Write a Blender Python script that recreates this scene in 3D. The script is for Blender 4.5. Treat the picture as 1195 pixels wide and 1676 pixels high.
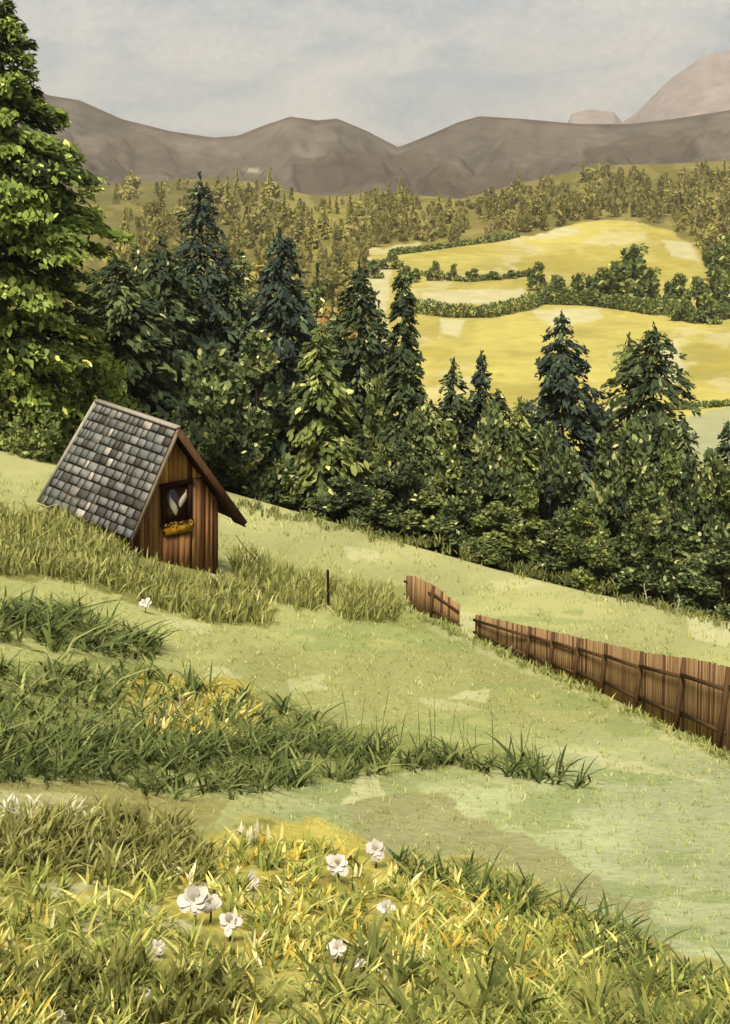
import bpy, math, random
import numpy as np
from mathutils import Vector

for o in list(bpy.data.objects):
    bpy.data.objects.remove(o, do_unlink=True)
SC = bpy.context.scene
COL = SC.collection
R = math.radians
rng = np.random.default_rng(7)
random.seed(7)

# ------------------------------------------------------------------ camera, sky, sun, exposure
F, HY, CX = 1797.0, 330.0, 597.5            # focal length and horizon of the photograph in its own pixels
cam = bpy.data.cameras.new('camera')
cam.sensor_width = 36.0
cam.lens = F / 1676.0 * 36.0
cam.shift_y = -(838.0 - HY) / 1676.0
cam.clip_start = 0.1
cam.clip_end = 30000.0
co = bpy.data.objects.new('camera', cam)
COL.objects.link(co)
co.location = (0, 0, 0)
co.rotation_euler = (R(90), 0, 0)
SC.camera = co

SUN_EL, SUN_AZ = R(54), R(194)               # compass azimuth seen from above, clockwise from +Y
sdir = Vector((math.sin(SUN_AZ) * math.cos(SUN_EL), math.cos(SUN_AZ) * math.cos(SUN_EL), math.sin(SUN_EL)))
sun = bpy.data.lights.new('sun', 'SUN')
sun.energy = 2.6
sun.angle = R(16.0)
sun.color = (1.0, 0.94, 0.82)
so = bpy.data.objects.new('sun', sun)
COL.objects.link(so)
so.rotation_euler = sdir.to_track_quat('Z', 'Y').to_euler()

SC.view_settings.view_transform = 'Standard'
SC.view_settings.look = 'None'
SC.view_settings.exposure = 1.5
SC.view_settings.gamma = 1.0

world = bpy.data.worlds.new('World')
SC.world = world
world.use_nodes = True
nt = world.node_tree
nt.nodes.clear()
wo = nt.nodes.new('ShaderNodeOutputWorld')
bg = nt.nodes.new('ShaderNodeBackground')
bg.inputs['Strength'].default_value = 0.094
sky = nt.nodes.new('ShaderNodeTexSky')
sky.sky_type = 'NISHITA'
sky.sun_disc = False
sky.sun_elevation = SUN_EL
sky.sun_rotation = SUN_AZ
sky.dust_density = 3.0
tc = nt.nodes.new('ShaderNodeTexCoord')
mp = nt.nodes.new('ShaderNodeMapping')
mp.inputs['Scale'].default_value = (4.5, 4.5, 13.0)
n1 = nt.nodes.new('ShaderNodeTexNoise')
n1.inputs['Scale'].default_value = 1.6
n1.inputs['Detail'].default_value = 5.0
n1.inputs['Roughness'].default_value = 0.55
n1.inputs['Distortion'].default_value = 0.6
rp = nt.nodes.new('ShaderNodeValToRGB')          # broken cloud: grey-blue bellies to pale tops
cr = rp.color_ramp
cr.elements[0].position = 0.36
cr.elements[0].color = (1.56, 1.80, 1.95, 1)
cr.elements[1].position = 0.62
cr.elements[1].color = (2.68, 2.54, 2.30, 1)
e = cr.elements.new(0.48)
e.color = (2.22, 2.24, 2.14, 1)
mp2 = nt.nodes.new('ShaderNodeMapping')
mp2.inputs['Scale'].default_value = (150, 150, 170)
n2 = nt.nodes.new('ShaderNodeTexNoise')
n2.inputs['Scale'].default_value = 1.0
n2.inputs['Detail'].default_value = 2.0
gr = nt.nodes.new('ShaderNodeMapRange')
gr.inputs['From Min'].default_value = 0.3
gr.inputs['From Max'].default_value = 0.7
gr.inputs['To Min'].default_value = 0.91
gr.inputs['To Max'].default_value = 1.09
mulg = nt.nodes.new('ShaderNodeMix')
mulg.data_type = 'RGBA'
mulg.blend_type = 'MULTIPLY'
mulg.inputs['Factor'].default_value = 1.0
mixs = nt.nodes.new('ShaderNodeMix')
mixs.data_type = 'RGBA'
mixs.inputs['Factor'].default_value = 0.93
L = nt.links.new
L(tc.outputs['Generated'], mp.inputs['Vector'])
L(mp.outputs['Vector'], n1.inputs['Vector'])
L(n1.outputs['Fac'], rp.inputs['Fac'])
L(tc.outputs['Generated'], mp2.inputs['Vector'])
L(mp2.outputs['Vector'], n2.inputs['Vector'])
L(n2.outputs['Fac'], gr.inputs['Value'])
L(rp.outputs['Color'], mulg.inputs['A'])
L(gr.outputs['Result'], mulg.inputs['B'])
L(sky.outputs['Color'], mixs.inputs['A'])
L(mulg.outputs['Result'], mixs.inputs['B'])
L(mixs.outputs['Result'], bg.inputs['Color'])
L(bg.outputs['Background'], wo.inputs['Surface'])

# ------------------------------------------------------------------ colour, noise and shape helpers
ALB = 0.5


def lin(c, k=ALB):
    c = np.asarray(c, float) / 255.0
    return np.where(c <= 0.04045, c / 12.92, ((c + 0.055) / 1.055) ** 2.4) * k


def _hash(ix, iy, s):
    h = (ix.astype(np.int64) * 374761393 + iy.astype(np.int64) * 668265263 + s * 974634777) & 0x7fffffff
    h = ((h ^ (h >> 13)) * 1274126177) & 0x7fffffff
    h = h ^ (h >> 16)
    return (h & 0xffff) / 65535.0


def vnoise(x, y, s=0):
    x = np.asarray(x, float)
    y = np.asarray(y, float)
    ix = np.floor(x)
    iy = np.floor(y)
    fx = x - ix
    fy = y - iy
    fx = fx * fx * (3 - 2 * fx)
    fy = fy * fy * (3 - 2 * fy)
    a = _hash(ix, iy, s)
    b = _hash(ix + 1, iy, s)
    c = _hash(ix, iy + 1, s)
    d = _hash(ix + 1, iy + 1, s)
    return (a * (1 - fx) + b * fx) * (1 - fy) + (c * (1 - fx) + d * fx) * fy


def fbm(x, y, s=0, o=4):
    t = 0.0
    a = 0.5
    n = 0.0
    for k in range(o):
        t = t + a * vnoise(x * 2 ** k + 17.3 * k, y * 2 ** k - 9.1 * k, s + k)
        n += a
        a *= 0.5
    return t / n


def sstep(a, b, x):
    t = np.clip((x - a) / (b - a), 0, 1)
    return t * t * (3 - 2 * t)


def inpoly(px, py, poly):
    r = np.zeros(px.shape, bool)
    n = len(poly)
    for i in range(n):
        x0, y0 = poly[i]
        x1, y1 = poly[(i + 1) % n]
        if y0 == y1:
            continue
        c = ((y0 > py) != (y1 > py)) & (px < (x1 - x0) * (py - y0) / (y1 - y0) + x0)
        r ^= c
    return r


def tag(o, label=None, cat=None, group=None, kind=None):
    if label:
        o['label'] = label
    if cat:
        o['category'] = cat
    if group:
        o['group'] = group
    if kind:
        o['kind'] = kind
    return o


def empty(name, loc=(0, 0, 0), rz=0.0):
    o = bpy.data.objects.new(name, None)
    o.empty_display_size = 0.3
    COL.objects.link(o)
    o.location = loc
    o.rotation_euler = (0, 0, rz)
    return o


def link_mesh(name, me, mat, parent=None):
    if mat:
        me.materials.append(mat)
    o = bpy.data.objects.new(name, me)
    COL.objects.link(o)
    if parent:
        o.parent = parent
    return o


def mesh_np(name, V, loops, totals, mat, colors=None, parent=None, smooth=False):
    """one mesh object from numpy arrays (verts, flat loop indices, loop counts, point colours)"""
    me = bpy.data.meshes.new(name)
    V = np.ascontiguousarray(V, np.float32)
    loops = np.ascontiguousarray(loops, np.int32)
    totals = np.ascontiguousarray(totals, np.int32)
    me.vertices.add(len(V))
    me.vertices.foreach_set('co', V.ravel())
    me.loops.add(len(loops))
    me.loops.foreach_set('vertex_index', loops)
    me.polygons.add(len(totals))
    me.polygons.foreach_set('loop_start', np.concatenate([[0], np.cumsum(totals)[:-1]]).astype(np.int32))
    if smooth:
        me.polygons.foreach_set('use_smooth', np.ones(len(totals), bool))
    if colors is not None:
        a = me.color_attributes.new('tint', 'FLOAT_COLOR', 'POINT')
        c = np.ones((len(V), 4), np.float32)
        c[:, :3] = colors
        a.data.foreach_set('color', c.ravel())
    me.update(calc_edges=True)
    me.validate()
    return link_mesh(name, me, mat, parent)


class MB:
    """collects boxes, bars, tubes and plates; build() links them as one mesh with a tint per vertex"""

    def __init__(s):
        s.v = []
        s.f = []
        s.c = []

    def add(s, verts, faces, col):
        b = len(s.v)
        s.v += [tuple(v) for v in verts]
        s.f += [tuple(i + b for i in f) for f in faces]
        s.c += [tuple(col)] * len(verts)

    def hexa(s, p, col):          # eight corners: bottom loop then top loop
        s.add(p, [(3, 2, 1, 0), (4, 5, 6, 7), (0, 1, 5, 4), (1, 2, 6, 5), (2, 3, 7, 6), (3, 0, 4, 7)], col)

    def bar(s, a, b, wx, wy, col, up=(0, 0, 1), taper=1.0):
        a = Vector(a)
        b = Vector(b)
        d = (b - a).normalized()
        x = d.cross(Vector(up))
        if x.length < 1e-4:
            x = Vector((1, 0, 0))
        x.normalize()
        y = d.cross(x).normalized()
        q = []
        for p, k in ((a, 1.0), (b, taper)):
            for sx, sy in ((-1, -1), (1, -1), (1, 1), (-1, 1)):
                q.append(p + x * (sx * wx * k / 2) + y * (sy * wy * k / 2))
        s.hexa(q, col)

    def tube(s, pts, rad, col, n=7):
        pts = [Vector(p) for p in pts]
        vs = []
        for i, p in enumerate(pts):
            d = (pts[min(i + 1, len(pts) - 1)] - pts[max(i - 1, 0)]).normalized()
            x = d.cross(Vector((0.13, 0.9, 0.2)))
            x.normalize()
            y = d.cross(x)
            for k in range(n):
                a = 2 * math.pi * k / n
                vs.append(p + (x * math.cos(a) + y * math.sin(a)) * rad[i])
        fs = []
        for i in range(len(pts) - 1):
            for k in range(n):
                fs.append((i * n + k, i * n + (k + 1) % n, (i + 1) * n + (k + 1) % n, (i + 1) * n + k))
        fs.append(tuple(range(n - 1, -1, -1)))
        fs.append(tuple(range((len(pts) - 1) * n, len(pts) * n)))
        s.add(vs, fs, col)

    def build(s, name, mat, parent=None, smooth=False):
        lo = np.concatenate([np.array(f) for f in s.f])
        return mesh_np(name, np.array(s.v), lo, [len(f) for f in s.f], mat, np.array(s.c), parent, smooth)


def material(name, rough=0.9, grain=0.25, gscale=8.0, bump=0.2, spec=0.1, detail=4.0, space='Object', stretch=(1, 1, 1), trans=0.0):
    m = bpy.data.materials.new(name)
    m.use_nodes = True
    t = m.node_tree
    p = t.nodes['Principled BSDF']
    p.inputs['Roughness'].default_value = rough
    p.inputs['Specular IOR Level'].default_value = spec
    at = t.nodes.new('ShaderNodeAttribute')
    at.attribute_name = 'tint'
    c = t.nodes.new('ShaderNodeTexCoord')
    mpn = t.nodes.new('ShaderNodeMapping')
    mpn.inputs['Scale'].default_value = stretch
    n = t.nodes.new('ShaderNodeTexNoise')
    n.inputs['Scale'].default_value = gscale
    n.inputs['Detail'].default_value = detail
    n.inputs['Roughness'].default_value = 0.6
    mr = t.nodes.new('ShaderNodeMapRange')
    mr.inputs['From Min'].default_value = 0.25
    mr.inputs['From Max'].default_value = 0.75
    mr.inputs['To Min'].default_value = 1.0 - grain
    mr.inputs['To Max'].default_value = 1.0 + grain
    mx = t.nodes.new('ShaderNodeMix')
    mx.data_type = 'RGBA'
    mx.blend_type = 'MULTIPLY'
    mx.inputs['Factor'].default_value = 1.0
    k = t.links.new
    k(c.outputs[space], mpn.inputs['Vector'])
    k(mpn.outputs['Vector'], n.inputs['Vector'])
    k(n.outputs['Fac'], mr.inputs['Value'])
    k(at.outputs['Color'], mx.inputs['A'])
    k(mr.outputs['Result'], mx.inputs['B'])
    k(mx.outputs['Result'], p.inputs['Base Color'])
    if bump:
        b = t.nodes.new('ShaderNodeBump')
        b.inputs['Strength'].default_value = bump
        b.inputs['Distance'].default_value = 0.3 / gscale
        k(n.outputs['Fac'], b.inputs['Height'])
        k(b.outputs['Normal'], p.inputs['Normal'])
    if trans:
        out = t.nodes['Material Output']
        tr = t.nodes.new('ShaderNodeBsdfTranslucent')
        ms = t.nodes.new('ShaderNodeMixShader')
        ms.inputs['Fac'].default_value = trans
        k(mx.outputs['Result'], tr.inputs['Color'])
        k(p.outputs['BSDF'], ms.inputs[1])
        k(tr.outputs['BSDF'], ms.inputs[2])
        k(ms.outputs['Shader'], out.inputs['Surface'])
    return m


M_MEADOW = material('meadow_turf', 1.0, 0.20, 7.0, 0.5, 0.05, detail=9.0)
M_VALLEY = material('valley_pasture', 1.0, 0.16, 0.10, 0.3, 0.03, detail=8.0)
M_HILL = material('hill_heath', 1.0, 0.24, 0.014, 0.5, 0.0, detail=8.0)
M_LEAF = material('foliage', 0.85, 0.18, 3.0, 0.0, 0.10, trans=0.36)
M_GRASS = material('grass_blade', 0.85, 0.12, 12.0, 0.0, 0.12, trans=0.22)
M_BARK = material('bark', 0.95, 0.35, 5.0, 0.5, 0.05, stretch=(1, 1, 0.2))
M_WOOD = material('weathered_wood', 0.9, 0.30, 9.0, 0.4, 0.1, stretch=(1, 1, 0.15))
M_SHINGLE = material('grey_shingle', 0.85, 0.32, 4.5, 0.5, 0.15)
M_PETAL = material('petal', 0.7, 0.08, 20.0, 0.0, 0.2, trans=0.15)
M_CLOTH = material('curtain_cloth', 0.9, 0.1, 10.0, 0.1, 0.1)
M_GLASS = material('dark_pane', 0.25, 0.2, 3.0, 0.0, 0.5)

# ------------------------------------------------------------------ the lie of the land
WC = [-0.063666, -0.041121, -0.379359, -0.083899, 0.065675, -0.616674, -0.665415, 0.059973, -0.339188, -0.035681]


def wfun(X, Z):
    return (WC[0] + WC[1] * X + WC[2] * Z + WC[3] * X * X + WC[4] * X * Z + WC[5] * Z * Z
            + WC[6] * Z ** 3 + WC[7] * X * Z * Z + WC[8] * X * X * Z + WC[9] * X ** 3)


def slopeZ(X, w):
    lo = np.full(np.shape(X), -1.8)
    hi = np.full(np.shape(X), 0.2)
    for _ in range(36):
        m = (lo + hi) / 2
        g = wfun(X, m) > w
        lo = np.where(g, m, lo)
        hi = np.where(g, hi, m)
    return (lo + hi) / 2


def poly_y(xs, pts):
    return np.interp(xs, [p[0] for p in pts], [p[1] for p in pts])


CREST = [(-700, 330), (0, 310), (250, 300), (350, 290), (430, 300), (500, 318), (560, 322), (620, 312), (690, 320), (755, 326), (840, 303), (920, 285), (1000, 270), (1100, 268), (1195, 263), (1900, 255)]
_bt = np.linspace(250, 800, 300)
_bz = np.interp(_bt, [250, 400, 600, 750, 800], [-50, -46.7, -36.7, -27, -24])
_bz = np.convolve(np.pad(_bz, 20, mode='edge'), np.ones(41) / 41, 'valid')


def terrain(X, y):
    """height at lateral slope X = x / y and distance y"""
    X = np.asarray(X, float)
    y = np.asarray(y, float)
    X, y = np.broadcast_arrays(X, y)
    Xc = np.clip(X, -0.42, 0.42)
    z = slopeZ(Xc, 1 / np.minimum(y, 78.0)) * np.minimum(y, 78.0)
    z78 = slopeZ(Xc, np.full(X.shape, 1 / 78.0)) * 78
    z77 = slopeZ(Xc, np.full(X.shape, 1 / 77.0)) * 77
    t = np.clip((y - 78) / 52.0, 0, 1)
    m0 = (z78 - z77) * 52
    zv = z78 - 30
    h = (2 * t ** 3 - 3 * t ** 2 + 1) * z78 + (t ** 3 - 2 * t ** 2 + t) * m0 + (-2 * t ** 3 + 3 * t ** 2) * zv + (t ** 3 - t ** 2) * (-5)
    z = np.where(y > 78, h, z)
    s = sstep(130, 250, y)
    z = np.where(y > 130, zv * (1 - s) + -50 * s, z)
    zb = np.interp(y, _bt, _bz)
    cz = (HY - poly_y(X * F + CX, CREST)) / F * 1200
    s2 = np.clip((y - 740) / 460.0, 0, 1)
    zf = zb * (1 - s2) + cz * s2
    z = np.where(y > 250, zf, z)
    z = np.where(y > 1200, cz - (y - 1200) * 0.03, z)
    return z


def ground(x, y):
    return float(terrain(np.array([x / y]), np.array([y]))[0])


def P(px, py):
    """point of the near meadow that the photograph shows at a pixel"""
    X = (px - CX) / F
    Z = (HY - py) / F
    w = max(float(wfun(np.clip(X, -0.42, 0.42), Z)), 1 / 78.0)
    y = 1 / w
    return Vector((X * y, y, ground(X * y, y)))


def Pn(px, py):
    X = (px - CX) / F
    Z = (HY - py) / F
    y = 1 / np.maximum(wfun(np.clip(X, -0.42, 0.42), Z), 1 / 78.0)
    return np.stack([X * y, y, Z * y], 1)


_vy = np.linspace(150, 1190, 900)


def PV(px, py):
    """point of the valley (fields and wooded slope) at a pixel"""
    X = (px - CX) / F
    zz = terrain(np.full(_vy.shape, X), _vy)
    pr = HY - zz / _vy * F
    run = np.minimum.accumulate(pr)
    i = int(np.argmax(run <= py)) if (run <= py).any() else len(_vy) - 1
    y = _vy[i]
    return Vector((X * y, y, zz[i]))


def sheet(name, Xs, ys, zf, colf, mat):
    XX, YY = np.meshgrid(Xs, ys)
    ZZ = zf(XX, YY)
    V = np.stack([XX * YY, YY, ZZ], -1).reshape(-1, 3)
    nx, ny = len(Xs), len(ys)
    i = np.arange(ny - 1)[:, None] * nx + np.arange(nx - 1)[None, :]
    q = np.stack([i, i + 1, i + 1 + nx, i + nx], -1).reshape(-1)
    px = (XX * F + CX).ravel()
    py = (HY - ZZ / YY * F).ravel()
    c = sum(colf(px + a, py + b, V) for a, b in ((-1.2, -.5), (1.2, -.7), (.3, 1.2))) / 3
    o = mesh_np(name, V, q, np.full((nx - 1) * (ny - 1), 4), mat, c, None, True)
    tag(o, kind='structure')
    return o


def paint(c, mask, col, a=1.0):
    m = (mask.astype(float) * a)[:, None]
    return c * (1 - m) + np.asarray(col)[None, :] * m


def wash(n, levels):
    """stepped tone like overlapping patches of different grass: returns about -1..1"""
    r = np.zeros_like(n)
    for lv in levels:
        r += sstep(lv - 0.008, lv + 0.008, n)
    return r / len(levels) * 2 - 1


def meadow_col(px, py, V):
    x, y = V[:, 0], V[:, 1]
    wx = px + (fbm(px / 40, py / 22, 3) - 0.5) * 46
    wy = py + (fbm(px / 40, py / 22, 9) - 0.5) * 30
    c = np.repeat(lin((170, 171, 108))[None, :], len(px), 0)
    up = sstep(1010, 880, wy - 0.24 * (wx - 597))           # bright band under the trees
    c = c * (1 - up[:, None]) + lin((184, 182, 122)) * up[:, None]
    cool = sstep(650, 1000, wx) * sstep(1150, 1290, wy)
    cool = np.maximum(cool, 0.75 * sstep(330, 520, wx) * sstep(1220, 1300, wy))
    c = c * (1 - cool[:, None]) + lin((182, 188, 138)) * cool[:, None]
    n = fbm(px / 230 + 3, py / 60 + 0.3 * px / 200, 21)
    c = c * (1 + 0.10 * wash(n, (0.42, 0.5, 0.58)))[:, None]
    n = fbm(px / 90 + 3, py / 40, 33)
    c = c * (1 + 0.06 * wash(n, (0.4, 0.6)))[:, None]
    g = fbm(px / 150, py / 30 - px / 600, 41)
    c = paint(c, (g > 0.60) & (wy > 1000) & (wx > 480), lin((142, 155, 92)), 0.55)
    hut = inpoly(wx, wy, [(-200, 800), (60, 850), (215, 900), (380, 925), (450, 1000), (440, 1030), (300, 1010), (100, 950), (-200, 930)])
    c = paint(c, hut, lin((126, 124, 62)), 0.75)
    c = paint(c, inpoly(wx, wy, [(380, 890), (540, 945), (660, 955), (740, 1035), (560, 1010), (400, 950)]), lin((140, 143, 80)), 0.7)
    c = paint(c, inpoly(wx, wy, [(-200, 975), (120, 980), (260, 1050), (100, 1045), (-200, 1035)]), lin((120, 128, 62)), 0.7)
    c = paint(c, inpoly(wx, wy, [(-200, 1085), (150, 1075), (420, 1130), (560, 1180), (960, 1260), (780, 1250), (480, 1285), (200, 1265), (-200, 1270)]), lin((140, 142, 78)), 0.7)
    c = paint(c, inpoly(wx, wy, [(-200, 1275), (250, 1290), (380, 1310), (340, 1350), (-200, 1330)]), lin((150, 140, 86)), 0.7)
    c = paint(c, inpoly(wx, wy, [(205, 1105), (400, 1115), (430, 1160), (400, 1210), (260, 1200), (200, 1150)]), lin((190, 168, 76)), 0.8)
    # earthy olive patch and pale bleached patches
    c = paint(c, inpoly(wx, wy, [(570, 1320), (640, 1296), (745, 1305), (765, 1340), (880, 1375), (960, 1430), (1060, 1480), (1070, 1510), (960, 1480), (800, 1410), (640, 1395), (580, 1375)]), lin((156, 150, 104)), 0.75)
    for pl, a in (([(590, 1270), (620, 1268), (625, 1300), (560, 1320)], .8), ([(760, 1125), (800, 1128), (795, 1145), (735, 1142)], .8),
                  ([(690, 1140), (760, 1150), (790, 1165), (700, 1160)], .5), ([(340, 1090), (375, 1095), (390, 1110), (330, 1112)], .6), ([(470, 1110), (530, 1108), (545, 1130), (480, 1135)], .6),
                  ([(560, 898), (625, 905), (618, 920), (575, 915)], .75), ([(800, 945), (880, 945), (900, 958), (820, 965)], .7),
                  ([(1120, 1012), (1200, 1020), (1200, 1062), (1140, 1045)], .85), ([(890, 1215), (1000, 1235), (1190, 1290), (1000, 1255)], .6),
                  ([(-20, 1295), (130, 1300), (140, 1335), (-20, 1335)], .6), ([(740, 1000), (782, 1000), (782, 1050), (742, 1030)], .7),
                  ([(330, 925), (380, 925), (385, 955), (340, 945)], .8), ([(270, 1012), (350, 1018), (345, 1035), (280, 1032)], .6), ([(655, 1000), (790, 1052), (1200, 1240), (1200, 1262), (1000, 1160), (780, 1066)], .35)):
        c = paint(c, inpoly(px * 0.35 + wx * 0.65, py * 0.35 + wy * 0.65, pl), lin((210, 206, 154)), a * .85)
    # foreground flower meadow
    fg = inpoly(wx, wy, [(-300, 1395), (330, 1385), (410, 1330), (520, 1340), (640, 1395), (780, 1400), (960, 1485), (1080, 1550), (1500, 1640), (1500, 2600), (-300, 2600)])
    c = paint(c, fg, lin((176, 168, 90)), 0.85)
    ye = inpoly(wx, wy, [(340, 1360), (500, 1345), (660, 1400), (980, 1500), (900, 1590), (620, 1570), (400, 1550), (270, 1490)])
    c = paint(c, ye, lin((192, 178, 84)), 0.75)
    c = paint(c, inpoly(wx, wy, [(-100, 1500), (60, 1530), (120, 1640), (-100, 1660)]), lin((206, 190, 88)), 0.8)
    c = paint(c, (fbm(px / 45, py / 30, 55) > 0.58) & fg, lin((222, 206, 108)), 0.5)
    c = paint(c, (fbm(px / 60, py / 30, 57) > 0.60) & fg, lin((112, 110, 54)), 0.5)
    c = paint(c, inpoly(wx, wy, [(-200, 1330), (250, 1315), (330, 1370), (320, 1430), (-200, 1420)]), lin((118, 114, 62)), 0.7)
    c = c * 1.4
    c = paint(c, (fbm(px / 80 + 3, py / 26, 58) > 0.60) & (py > 1400) & (px < 420), lin((224, 216, 168), .6), 0.7)
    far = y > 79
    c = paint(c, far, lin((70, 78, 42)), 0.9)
    return c


FIELD_TOP = [(-900, 640), (560, 640), (592, 600), (600, 412), (690, 402), (720, 405), (790, 393), (900, 380), (940, 366), (1000, 360), (1040, 364), (1090, 376), (1140, 402), (1155, 432), (1250, 438), (1900, 440)]


def valley_col(px, py, V):
    wx = px + (fbm(px / 30, py / 14, 3) - 0.5) * 24
    wy = py + (fbm(px / 30, py / 14, 9) - 0.5) * 16
    c = np.repeat(lin((206, 192, 104), .5)[None, :], len(px), 0)
    c = c * (1 + 0.16 * wash(fbm(px / 140, py / 34, 13), (0.4, 0.5, 0.6)))[:, None]
    c = paint(c, fbm(px / 70, py / 24, 15) > 0.64, lin((226, 214, 158)), 0.6)
    c = paint(c, fbm(px / 90, py / 24, 16) > 0.62, lin((192, 174, 78), .5), 0.5)
    for pl in ([(1090, 690), (1130, 676), (1260, 664), (1400, 664), (1400, 760), (1080, 760)],):
        c = paint(c, inpoly(wx, wy, pl), lin((188, 188, 142)), 0.95)
    for pl in ([(880, 376), (950, 370), (945, 384), (860, 392)], [(1085, 390), (1130, 398), (1146, 428), (1100, 420)], [(690, 476), (860, 470), (855, 494), (690, 500)],
               [(870, 508), (980, 503), (985, 522), (900, 535)], [(600, 420), (640, 440), (632, 560), (605, 590)], [(720, 520), (760, 524), (750, 552), (725, 545)], [(1080, 560), (1110, 556), (1120, 620), (1090, 640)]):
        c = paint(c, inpoly(px * .5 + wx * .5, py * .5 + wy * .5, pl), lin((228, 220, 172)), 0.75)
    top = poly_y(wx, FIELD_TOP)
    wood = wy < top
    w1 = np.repeat(lin((150, 138, 76))[None, :], len(px), 0)
    w1 = paint(w1, fbm(px / 40, py / 18, 23) > 0.52, lin((126, 122, 60)), 0.8)
    w1 = paint(w1, fbm(px / 60, py / 14, 27) > 0.62, lin((172, 160, 96)), 0.7)
    w1 = paint(w1, (wx < 470) & (fbm(px / 40, py / 18, 28) > 0.40), lin((116, 112, 62)), 0.7)
    w1 = paint(w1, (wx > 480) & (wx < 760) & (fbm(px / 50, py / 18, 29) > 0.45), lin((170, 158, 76)), 0.7)
    m = wood[:, None].astype(float)
    c = c * (1 - m) + w1 * m
    strip = inpoly(wx, wy, [(600, 404), (690, 397), (700, 407), (640, 416), (600, 418)])
    c = paint(c, strip, lin((224, 214, 150)), 0.9)
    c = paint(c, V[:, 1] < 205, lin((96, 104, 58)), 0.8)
    return c


# meadow: fine near the eye, one sheet with the valley floor behind it
Xs = np.concatenate([np.linspace(-0.52, -0.36, 40)[:-1], np.linspace(-0.36, 0.36, 620), np.linspace(0.36, 0.52, 40)[1:]])
yn = 1 / np.concatenate([np.linspace(1 / 2.2, 1 / 6.0, 80)[:-1], np.linspace(1 / 6.0, 1 / 78.0, 640)])
yn = np.concatenate([yn, np.linspace(80, 130, 22)])
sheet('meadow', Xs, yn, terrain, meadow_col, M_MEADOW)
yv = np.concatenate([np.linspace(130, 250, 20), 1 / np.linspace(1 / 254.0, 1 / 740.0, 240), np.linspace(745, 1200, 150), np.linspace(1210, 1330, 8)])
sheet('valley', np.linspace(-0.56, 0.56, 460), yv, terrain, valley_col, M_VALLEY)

RIDGE = [(-1200, 170), (-300, 150), (0, 128), (80, 156), (130, 164), (200, 195), (280, 215), (350, 225), (390, 222), (430, 206), (475, 191), (520, 197), (552, 194), (600, 214), (652, 241), (700, 222), (750, 200), (785, 190), (860, 195), (950, 203), (1030, 203), (1100, 195), (1195, 180), (1700, 150), (2400, 200)]


def hill_z(X, y):
    rz = (HY - poly_y(X * F + CX, RIDGE)) / F * 2600
    z0 = (HY - poly_y(X * F + CX, CREST)) / F * 1200 - 5
    t = np.clip((y - 1330) / 1270.0, 0, 1)
    rid = 1 - np.abs(fbm(X * 13 + 5 + 0.5 * fbm(X * 9, y / 300.0, 75), y / 1500.0, 71, 5) * 2 - 1)
    sp = (-120 * (rid - 0.55) + 50 * (fbm(X * 30, y / 220.0, 73) - .5)) * np.sin(math.pi * t) ** 0.8
    z = z0 + (rz - z0) * t ** 1.15 + np.minimum(sp, 8)
    back = np.clip((y - 2600) / 900.0, 0, 1)
    return z - back * back * (rz + 60)


def hill_col(px, py, V):
    wx = px + (fbm(px / 40, py / 20, 3) - 0.5) * 40
    wy = py + (fbm(px / 40, py / 20, 9) - 0.5) * 26
    c = np.repeat(lin((122, 112, 98))[None, :], len(px), 0)
    c = c * (1 + 0.16 * wash(fbm(px / 80, py / 40, 81), (0.42, 0.5, 0.58)))[:, None]
    c = c * (1 + 0.12 * wash(fbm(px / 34, py / 26, 83), (0.40, 0.58)))[:, None]
    for pl, col, a in (([(480, 260), (600, 245), (700, 262), (760, 325), (680, 312), (600, 300), (500, 326), (470, 300)], (98, 84, 72), .6),
                       ([(380, 235), (440, 212), (480, 240), (420, 290), (360, 290)], (128, 115, 100), .5), ([(170, 225), (240, 215), (290, 250), (300, 280), (180, 290)], (112, 100, 84), .6),
                       ([(960, 250), (1040, 222), (1140, 225), (1140, 265), (960, 270)], (94, 82, 66), .65), ([(640, 250), (700, 240), (760, 290), (900, 270), (980, 265), (820, 310), (740, 330)], (106, 92, 76), .6),
                       ([(820, 200), (980, 205), (1000, 240), (880, 260), (800, 240)], (136, 122, 104), .5)):
        c = paint(c, inpoly(wx, wy, pl), lin(col), a)
    for pl in ([(402, 273), (420, 275), (428, 283), (404, 281)],):
        c = paint(c, inpoly(px * .7 + wx * .3, py * .7 + wy * .3, pl), lin((200, 188, 156)), 0.8)
    edge = poly_y(px, RIDGE)
    c = paint(c, wy * .3 + py * .7 < edge + 5, lin((92, 78, 68)), 0.55)      # dark outline painted along the crest
    return c


sheet('brown_hills', np.linspace(-0.9, 0.9, 520), np.concatenate([np.linspace(1330, 2600, 240), np.linspace(2630, 3500, 20)]), hill_z, hill_col, M_HILL)

PEAK = [(700, 330), (880, 232), (928, 205), (934, 186), (965, 178), (1006, 183), (1018, 200), (1040, 186), (1070, 155), (1100, 126), (1150, 92), (1195, 79), (1240, 76), (1320, 110), (1420, 140), (1560, 220), (1700, 330)]


def peak_z(X, y):
    rz = (HY - poly_y(X * F + CX, PEAK)) / F * 5500
    t = np.clip((y - 4300) / 1200.0, 0, 1)
    back = np.clip((y - 5500) / 1500.0, 0, 1)
    return 40 + (rz - 40) * t - back * (rz + 40)


def peak_col(px, py, V):
    wx = px + (fbm(px / 40, py / 20, 3) - 0.5) * 30
    wy = py + (fbm(px / 40, py / 20, 9) - 0.5) * 26
    c = np.repeat(lin((168, 152, 144))[None, :], len(px), 0)
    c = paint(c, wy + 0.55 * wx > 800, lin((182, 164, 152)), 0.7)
    c = c * (1 + 0.10 * wash(fbm(px / 50, py / 30, 91), (0.45, 0.55)))[:, None]
    return c


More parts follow.
